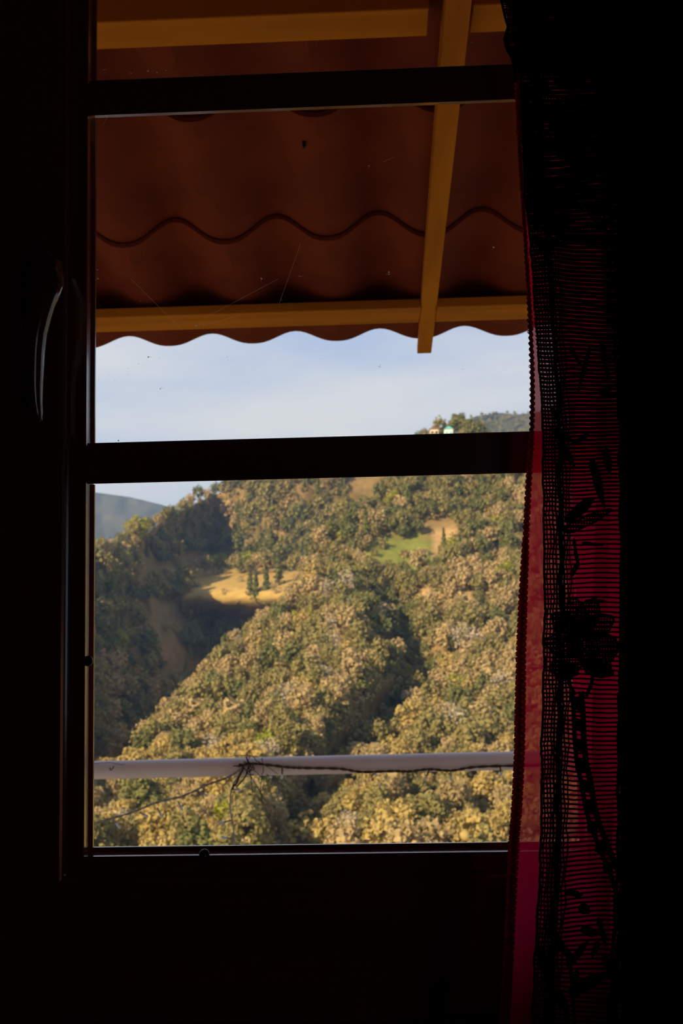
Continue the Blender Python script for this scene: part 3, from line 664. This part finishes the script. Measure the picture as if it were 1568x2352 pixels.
def cards(P, Nn, size, rng, jit=.9):
    k = len(P); nr = Nn + rng.normal(size=(k,3))*jit; nr /= np.linalg.norm(nr,axis=1,keepdims=True)
    a = np.cross(nr, rng.normal(size=(k,3))); a /= np.linalg.norm(a,axis=1,keepdims=True); c = np.cross(nr,a)
    s = (size*rng.uniform(.6,1.35,size=k))[:,None]
    V = np.stack([P-a*s-c*s*.6, P+a*s-c*s*.75+nr*s*.2, P+a*s*.8+c*s*.7, P-a*s*.7+c*s*.8+nr*s*.25],1).reshape(-1,3)
    F = np.arange(4*k).reshape(k,4); return V, F
def ico(c, r, rng):
    bm = bmesh.new(); bmesh.ops.create_icosphere(bm, subdivisions=1, radius=1.0)
    V = np.array([v.co[:] for v in bm.verts]); F = np.array([[v.index for v in f.verts] for f in bm.faces]); bm.free()
    V = V*r*(1+.14*rng.normal(size=(len(V),1)))+c; return V, F
def crown(kind, rng, n_, core=.70, big=1.0):
    """vertices, quads, tris of a crown about 5 m wide and 6 m tall"""
    Vs, Q, T, off = [], [], [], 0
    def addq(V,F):
        nonlocal off; Vs.append(V); Q.append(F+off); off += len(V)
    def addt(V,F):
        nonlocal off; Vs.append(V); T.append(F+off); off += len(V)
    if kind in ('pine','limepine'):
        H = 7.5; t = rng.random(n_)**.8; ht = .5+(H-.5)*t; rad = (1-t)*1.65*(.65+.35*np.sin(t*38))*np.sqrt(rng.uniform(.3,1,n_))+.06
        an = rng.uniform(0,6.283,n_); P = np.stack([rad*np.cos(an),rad*np.sin(an),ht-rad*.25],1); Nn = np.stack([np.cos(an),np.sin(an),np.full(n_,.5)],1)
        addq(*cards(P,Nn,.24,rng,.5))
        V,F = ico(np.zeros(3),np.array([1,1,1]),rng); V = V*np.array([.75,.75,3.0])+np.array([0,0,3.2]); V[:,:2] *= np.clip((7-V[:,2:3])/6,.1,1); addt(V,F)
    else:
        nl = {'lime':7,'grey':8}.get(kind,12); flat = .95
        cs, rs = [], []
        for i in range(nl):
            an = i*2.4+rng.uniform(-.5,.5); h_ = 1-2*(i+.5)/nl; rr = math.sqrt(max(0,1-h_*h_))*1.45*rng.uniform(.7,1.1); cs.append((rr*math.cos(an),rr*math.sin(an),3.5+h_*1.55*rng.uniform(.75,1.1))); rs.append(rng.uniform(.65,1.15))
        if kind == 'lime': cs = [(x,y,z_-2.0) for x,y,z_ in cs]
        per = n_//nl
        for c_, r_ in zip(cs, rs):
            d = rng.normal(size=(per,3)); d[:,2] = d[:,2]*.9+.25; d /= np.linalg.norm(d,axis=1,keepdims=True)
            P = np.array(c_)+d*r_*np.array([1,1,flat])*rng.uniform(.7,1.25,size=(per,1))
            addq(*cards(P,d,(.13 if kind == 'grey' else .19)*big,rng,.9))
            if kind != 'grey':
                V,F = ico(np.array(c_),np.array([r_*core,r_*core,r_*core*flat]),rng); addt(V,F)
    return np.concatenate(Vs), np.concatenate(Q), (np.concatenate(T) if T else np.zeros((0,3),int))
def trunk_mb(kind, rng):
    mb = MB()
    if kind in ('pine','limepine'): mb.tube([(0,0,-.4),(0,0,2),(0,0,6.8)],[.16,.12,.03],6)
    elif kind == 'lime':
        for i in range(4): a = i*1.6; mb.tube([(0,0,-.3),(.3*math.cos(a),.3*math.sin(a),.5),(.9*math.cos(a),.9*math.sin(a),1.4)],[.09,.06,.03],5)
    else:
        mb.tube([(0,0,-.6),(.08,.02,1),(.0,.1,2.6),(.1,.1,4)],[.24,.18,.13,.05],7)
        for i in range(8 if kind == 'grey' else 4):
            a = i*1.7+rng.uniform(0,.6); mb.tube([(.05,.05,1.5+.25*i*.6),(.6*math.cos(a),.6*math.sin(a),2.5+.15*i),(1.4*math.cos(a),1.4*math.sin(a),3.6+.15*i)],[.09,.06,.02],5)
    return mb
PROTO = {}; LOW = {}; XLOW = {}
for kd,(nm,lab,cat,c1,c2) in TYPES.items():
    M[kd] = leafmat(kd+' foliage', c1, c2)
    PROTO[kd] = []
    for v in range(2):
        V,Q,T = crown(kd, np.random.default_rng(hash((len(kd),v,ord(kd[0]))) % 9999), {'pine':620,'limepine':520,'lime':460,'grey':640}.get(kd,1350))
        me = bpy.data.meshes.new('crown'); me.from_pydata(V.tolist(), [], Q.tolist()+T.tolist()); me.update(); me.materials.append(M[kd])
        PROTO[kd].append((me, trunk_mb(kd, np.random.default_rng(v+3)).mesh('trunk', M['bark'])))
    XLOW[kd] = crown(kd, np.random.default_rng(31+len(kd)), 80, .8, 1.7)
    LOW[kd] = crown(kd, np.random.default_rng(77+len(kd)), 270, .52, 1.25)
# where they stand
def blocked1(px, py):
    if ((px-925)/84)**2+((py-1276)/44)**2 < 1: return True
    for cx,cy,rx,ry in ((978,1374,34,16),(1030,1236,34,10),(1085,1378,28,9),(1000,1286,10,18),(1000,1212,46,16)):
        if ((px-cx)/rx)**2+((py-cy-10)/(ry+8))**2 < 1: return True
    return False
def blocked2(px, py):
    if 1325 < py < 1420 and px > 440: return True
    if 1395 < py < 1600 and 300 < px < 500 and fbm(px*.02,py*.02) > -.12: return True
    if 1270 < py < 1340 and 300 < px < 540: return fbm(px*.03,py*.05) > -.05
    return False
cand = []
def scatter(Yf, sil, ylo, x0, x1, blk, which, tries, spacing):
    kept = np.zeros((0,2)); kr = np.zeros(0)
    for _ in range(tries):
        px = random.uniform(x0,x1); top = lerp_table(sil,px); py = random.uniform(top+1,ylo)
        if blk(px,py): continue
        Y = Yf(px,py); sc_ = random.choice([.6,.75,.85,.95,1.05,1.2])*((1.0 if px < 500 and py < top+40 else 1.5) if which == 2 else 1.0); sc_ *= (.55 if which == 1 and px < 730 and py < top+45 else 1); r = FPX*2.5*sc_/Y*spacing
        if len(kept):
            d = np.hypot(kept[:,0]-px,(kept[:,1]-py)*1.25)
            if (d < .5*(r+kr)).any(): continue
        kept = np.vstack([kept,[px,py]]); kr = np.append(kr,r); cand.append((px,py,Y,sc_,which))
scatter(Y1, SIL1, 2060, 150, 1420, blocked1, 1, 14000, .80)
scatter(Y2, SIL2, 1760, 150, 800, blocked2, 2, 9000, .78)
cand = [c for c in cand if not (c[4] == 2 and c[1] > lerp_table(SIL1,c[0])+60)]
def pick(px, py, w):
    n_ = fbm(px*.008+50, py*.008); r = random.random()
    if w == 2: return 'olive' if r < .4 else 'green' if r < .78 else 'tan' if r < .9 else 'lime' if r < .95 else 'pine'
    if py > 1740:
        return 'gold' if r < .30 else 'olive' if r < .55 else 'tan' if r < .80 else 'green' if r < .92 else 'lime' if r < .97 else 'grey'
    xg = lerp_table(GUL,py)
    if abs(px-xg) < 80 and py > 1330: return 'green' if r < .5 else 'olive' if r < .8 else 'grey' if r < .9 else 'tan'
    if py < 1330: return 'olive' if r < .5 else 'green' if r < .76 else 'tan' if r < .93 else 'lime' if r < .96 else 'pine'
    return 'olive' if r < .40 else 'tan' if r < .80 else 'green' if r < .88 else 'grey' if r < .93 else 'gold' if r < .97 else 'lime'
trees = [(px,py,Y,s,w,pick(px,py,w),None) for px,py,Y,s,w in cand]
trees = [(px,py,Y,s*(.55 if k == 'pine' and w == 2 else 1),w,k,q) for px,py,Y,s,w,k,q in trees]
SPECIAL = [ # px, py of the foot, surface, type, height in metres, own label
 (612,1390,2,'pine',11.9,'tall dark conifer in the gully below the shaded clearing, nearest the spur'),(588,1380,2,'pine',10.0,None),(640,1342,2,'pine',11.2,None),(575,1365,2,'pine',8.8,None),
 (660,1305,2,'pine',10.0,None),(622,1290,2,'pine',12.5,'tall conifer rising above the middle of the gully row'),(520,1432,2,'pine',10.6,None),(498,1440,2,'pine',9.4,None),(540,1418,2,'pine',11.2,None),(470,1470,2,'pine',8.1,None),(455,1478,2,'pine',7.5,None),
 (436,1510,2,'limepine',6.9,'sunlit yellow-green young conifer, upper of the pair beside the shaded slope'),(429,1558,2,'limepine',6.9,'sunlit yellow-green young conifer, lower of the pair beside the shaded slope'),
 (270,1452,2,'limepine',6,'pale young conifer alone on the shaded slope by the left stile'),(332,1602,2,'pine',5,None),(326,1662,2,'limepine',4.5,None),(305,1722,2,'limepine',4.5,None),(282,1745,2,'limepine',4,None),(333,1490,2,'pine',4,None),
 (742,1748,1,'limepine',7.5,'yellow-green conifer standing just above the rail in the dark gully'),(730,1140,1,'pine',6,None),(995,1455,1,'pine',6.5,'dark conifer on the slope below the tan clearing'),(1015,1465,1,'lime',2.5,None),(925,1240,1,'green',4.5,'slim sunlit tree beside the green field'),
 (700,2010,1,'gold',7,'large golden tree low in the view right of the hanging cable'),(790,2020,1,'tan',6.5,None),(880,2012,1,'gold',7,None),(990,2016,1,'tan',7,None),(1090,2012,1,'gold',7.2,None),(640,2030,1,'tan',6,None),(1165,1340,1,'lime',5,'bright lime bush near the curtain edge at mid slope'),(810,1430,1,'grey',4.5,'pale bare tree in the dark gully'),(1080,1200,1,'pine',6,None),(1052,1003,1,'green',6.8,'tall tree standing on the crest beside the hilltop house'),(1075,1006,1,'green',5.2,'lower dark tree on the crest just right of the tall one'),(1095,1010,1,'olive',4.2,None),(975,1012,1,'olive',3.6,None),(1012,1004,1,'lime',3.2,'bright bush on the crest left of the hilltop house'),(315,1235,2,'lime',6.5,'yellowish pointed tree at the low end of the left ridge')]
for px,py,w,kd,h,lab in SPECIAL:
    Y = (Y1 if w == 1 else Y2)(px,py); trees.append((px,py,Y,h/(7.5 if 'pine' in kd else 3.2 if kd == 'lime' else 5.4),w,kd,lab))
def zone(px, py, w, s):
    col_ = ['by the left stile','left of the hanging lights','under the light-string knot','just right of the knot','mid window','below the rafter end','left of the curtain','beside the curtain edge','behind the lace'][int(np.searchsorted([320,450,570,690,810,930,1050,1180], px))]
    if w == 2:
        if py < lerp_table(SIL2,px)+45: return 'on the left ridge line, '+col_, 'left ridge line'
        q = 'upper' if py < 1320 else 'middle' if py < 1500 else 'lower'
        return q+' shaded slope, '+col_, q+' shaded slope'
    q = ['high on the hill','level with the green field','on the upper slope','at mid slope','well above the rail','just above the rail','just below the rail','low below the rail'][int(np.searchsorted([1200,1330,1430,1530,1640,1750,1860], py))]
    return q+', '+col_, q
def rank(t): return t[2]
cnt = {}; rest = {k: [] for k in TYPES}
vis = lambda t: 205 < t[0] < 1300 and t[1] < 2010
trees.sort(key=lambda t: (t[6] is None, not vis(t), rank(t)))
def yawm(s, a, p):
    return s, a, p
for t in trees:
    px,py,Y,s,w,kd,lab = t; nm, base, cat, _, _ = TYPES[kd]; p = at(px,py,Y)
    if vis(t) and cnt.get(cat,0) < 298:
        cnt[cat] = cnt.get(cat,0)+1; me, tm = PROTO[kd][random.randrange(2)]
        zl, zg = zone(px,py,w,s); sz = 'small ' if s < (1.1 if w == 2 else .72) else 'large ' if s > (1.55 if w == 2 else 1.0) else 'mid-sized '; a = random.uniform(0,6.28)
        r = bpy.data.objects.new(nm, None); r.location = p; r.rotation_euler = (0,0,a); r.scale = (s,s,s*random.uniform(.92,1.12)); r.empty_display_size = .5; COL.objects.link(r)
        tag(r, lab or (sz+base+' '+zl), cat, None if lab else (base+'es ' if base.endswith('bush') else base+'s ')+zg)
        for cn, cm in (('crown',me),('trunk',tm)):
            o = bpy.data.objects.new(cn, cm); o.parent = r; COL.objects.link(o)
    else: rest[kd].append((p,s))
SHR = {}
for kd in ('olive','tan','gold','lime'): SHR[kd] = crown('lime', np.random.default_rng(5), 115, .45, 1.15)
shr = {k: [] for k in SHR}
for _ in range(1500):
    px = random.uniform(150,1400); py = random.uniform(lerp_table(SIL1,px)+4, 2050)
    if blocked1(px,py) and random.random() < .6: continue
    shr[random.choices(list(SHR),[5,5,2 if py > 1600 else .6,1])[0]].append((at(px,py,Y1(px,py)), random.uniform(.5,1.1)))
for _ in range(500):
    px = random.uniform(150,780); py = random.uniform(lerp_table(SIL2,px)+2, 1740)
    if blocked2(px,py) and random.random() < .8: continue
    shr[random.choice(['olive','tan'])].append((at(px,py,Y2(px,py)), random.uniform(.5,1.2)))
# forest beyond the view's edges and on the far ridge, joined
far = {k: [] for k in TYPES}
for _ in range(1100):
    px = random.choice([random.uniform(-700,150),random.uniform(1420,2700),random.uniform(1420,2200)]); py = random.uniform(lerp_table(SIL1,px),2300); Y = Y1(px,py)
    far[pick(px,py,1)].append((at(px,py,Y), random.uniform(.8,1.3)))
for _ in range(350):
    px = random.uniform(-1000,150); py = random.uniform(lerp_table(SIL2,px)+2,1760); Y = Y2(px,py)
    far[pick(px,py,2)].append((at(px,py,Y), random.uniform(.9,1.5)))
for _ in range(750):
    px = random.uniform(980,1420); py = random.uniform(lerp_table(SIL4,px)+1, 1030); Y = 760+(1150-py)*1.0+50*fbm(px*.02,py*.03)
    far[random.choice(['olive','green','green'])].append((at(px,py,Y), random.uniform(.5,.8)))
for kd, lst, (V,Q,T), nm in [(k_,v_,LOW[k_],'distant_trees') for k_,v_ in rest.items()]+[(k_,v_,XLOW[k_],'farthest_trees') for k_,v_ in far.items()]+[(k_,v_,SHR[k_],'undergrowth') for k_,v_ in shr.items()]:
    if not lst: continue
    k = len(lst); an = RNG.uniform(0,6.283,k); S = np.array([s for p,s in lst]); Pp = np.array([p[:] for p,s in lst])
    ca_, sa_ = np.cos(an), np.sin(an)
    X = (V[None,:,0]*ca_[:,None]-V[None,:,1]*sa_[:,None])*S[:,None]+Pp[:,0:1]; Yv = (V[None,:,0]*sa_[:,None]+V[None,:,1]*ca_[:,None])*S[:,None]+Pp[:,1:2]; Zv = V[None,:,2]*S[:,None]+Pp[:,2:3]
    VV = np.stack([X,Yv,Zv],2).reshape(-1,3); o_ = (np.arange(k)*len(V))
    QQ = (Q[None]+o_[:,None,None]).reshape(-1,4); TT = (T[None]+o_[:,None,None]).reshape(-1,3)
    me = bpy.data.meshes.new(nm); nq, nt = len(QQ), len(TT)
    me.vertices.add(len(VV)); me.vertices.foreach_set('co', VV.astype(np.float32).ravel())
    me.loops.add(4*nq+3*nt); me.loops.foreach_set('vertex_index', np.concatenate([QQ.ravel(),TT.ravel()]).astype(np.int32))
    me.polygons.add(nq+nt); me.polygons.foreach_set('loop_start', np.concatenate([np.arange(nq)*4, 4*nq+np.arange(nt)*3]).astype(np.int32))
    me.update(calc_edges=True); me.materials.append(M[kd])
    link(nm, me, label=('far off '+TYPES[kd][1]+'s massed on the hillsides') if nm == 'distant_trees' else ('tiny '+TYPES[kd][1]+'s on the outlying slopes and far ridge') if nm == 'farthest_trees' else kd+' coloured low shrubs filling the ground between the trees', cat='shrubs' if nm == 'undergrowth' else 'trees', kind='stuff')
# hilltop houses
M['cream'] = mat('cream plaster', (.62,.52,.36), .9, .2); M['white'] = mat('white plaster', (.75,.74,.70), .9, .2); M['turq'] = mat('turquoise paint', (.12,.50,.42), .7, .3); M['roofr'] = mat('brown roof', (.20,.10,.06), .8, .2); M['dark'] = mat('dark opening', (.03,.03,.03), .8, .2)
for px, mw, mr, lab in ((997,'cream','roofr','small cream house on the hill crest under the sky'),(1030,'white','turq','small white and turquoise house on the hill crest')):
    c = at(px,1007,Y1(px,1007)-3); h = empty('house', c, label=lab, cat='house')
    mb = MB(); mb.box((c.x-1.2,c.y-1.5,c.z-1),(c.x+1.2,c.y+1.5,c.z+2.6)); mb.build('wall', M[mw], h)
    mb = MB(); mb.prism([(-1.45,2.6),(1.45,2.6),(0,3.25)], lambda p:(c.x+p[0],c.y-1.8,c.z+p[1]), lambda p:(c.x+p[0],c.y+1.8,c.z+p[1])); mb.build('roof', M[mr], h)
    for dx in (-.6,.6):
        mb = MB(); mb.box((c.x+dx-.35,c.y-1.55,c.z+.9),(c.x+dx+.35,c.y-1.49,c.z+1.9)); mb.build('window', M['turq'] if mw == 'white' else M['dark'], h)
# ------------------------------------------------------------------ haze over the valley
m = bpy.data.materials.new('valley haze'); m.use_nodes = True; N = m.node_tree.nodes; N.clear()
o = N.new('ShaderNodeOutputMaterial'); v = N.new('ShaderNodeVolumeScatter'); v.inputs['Color'].default_value = (.36,.58,1,1); v.inputs['Density'].default_value = .00026; v.inputs['Anisotropy'].default_value = .2
m.node_tree.links.new(v.outputs[0], o.inputs['Volume'])
mb = MB(); mb.box((-1500,40,-160),(1500,2600,230)); mb.build('valley_haze', m, label='thin blue haze over the valley', cat='haze', kind='stuff')
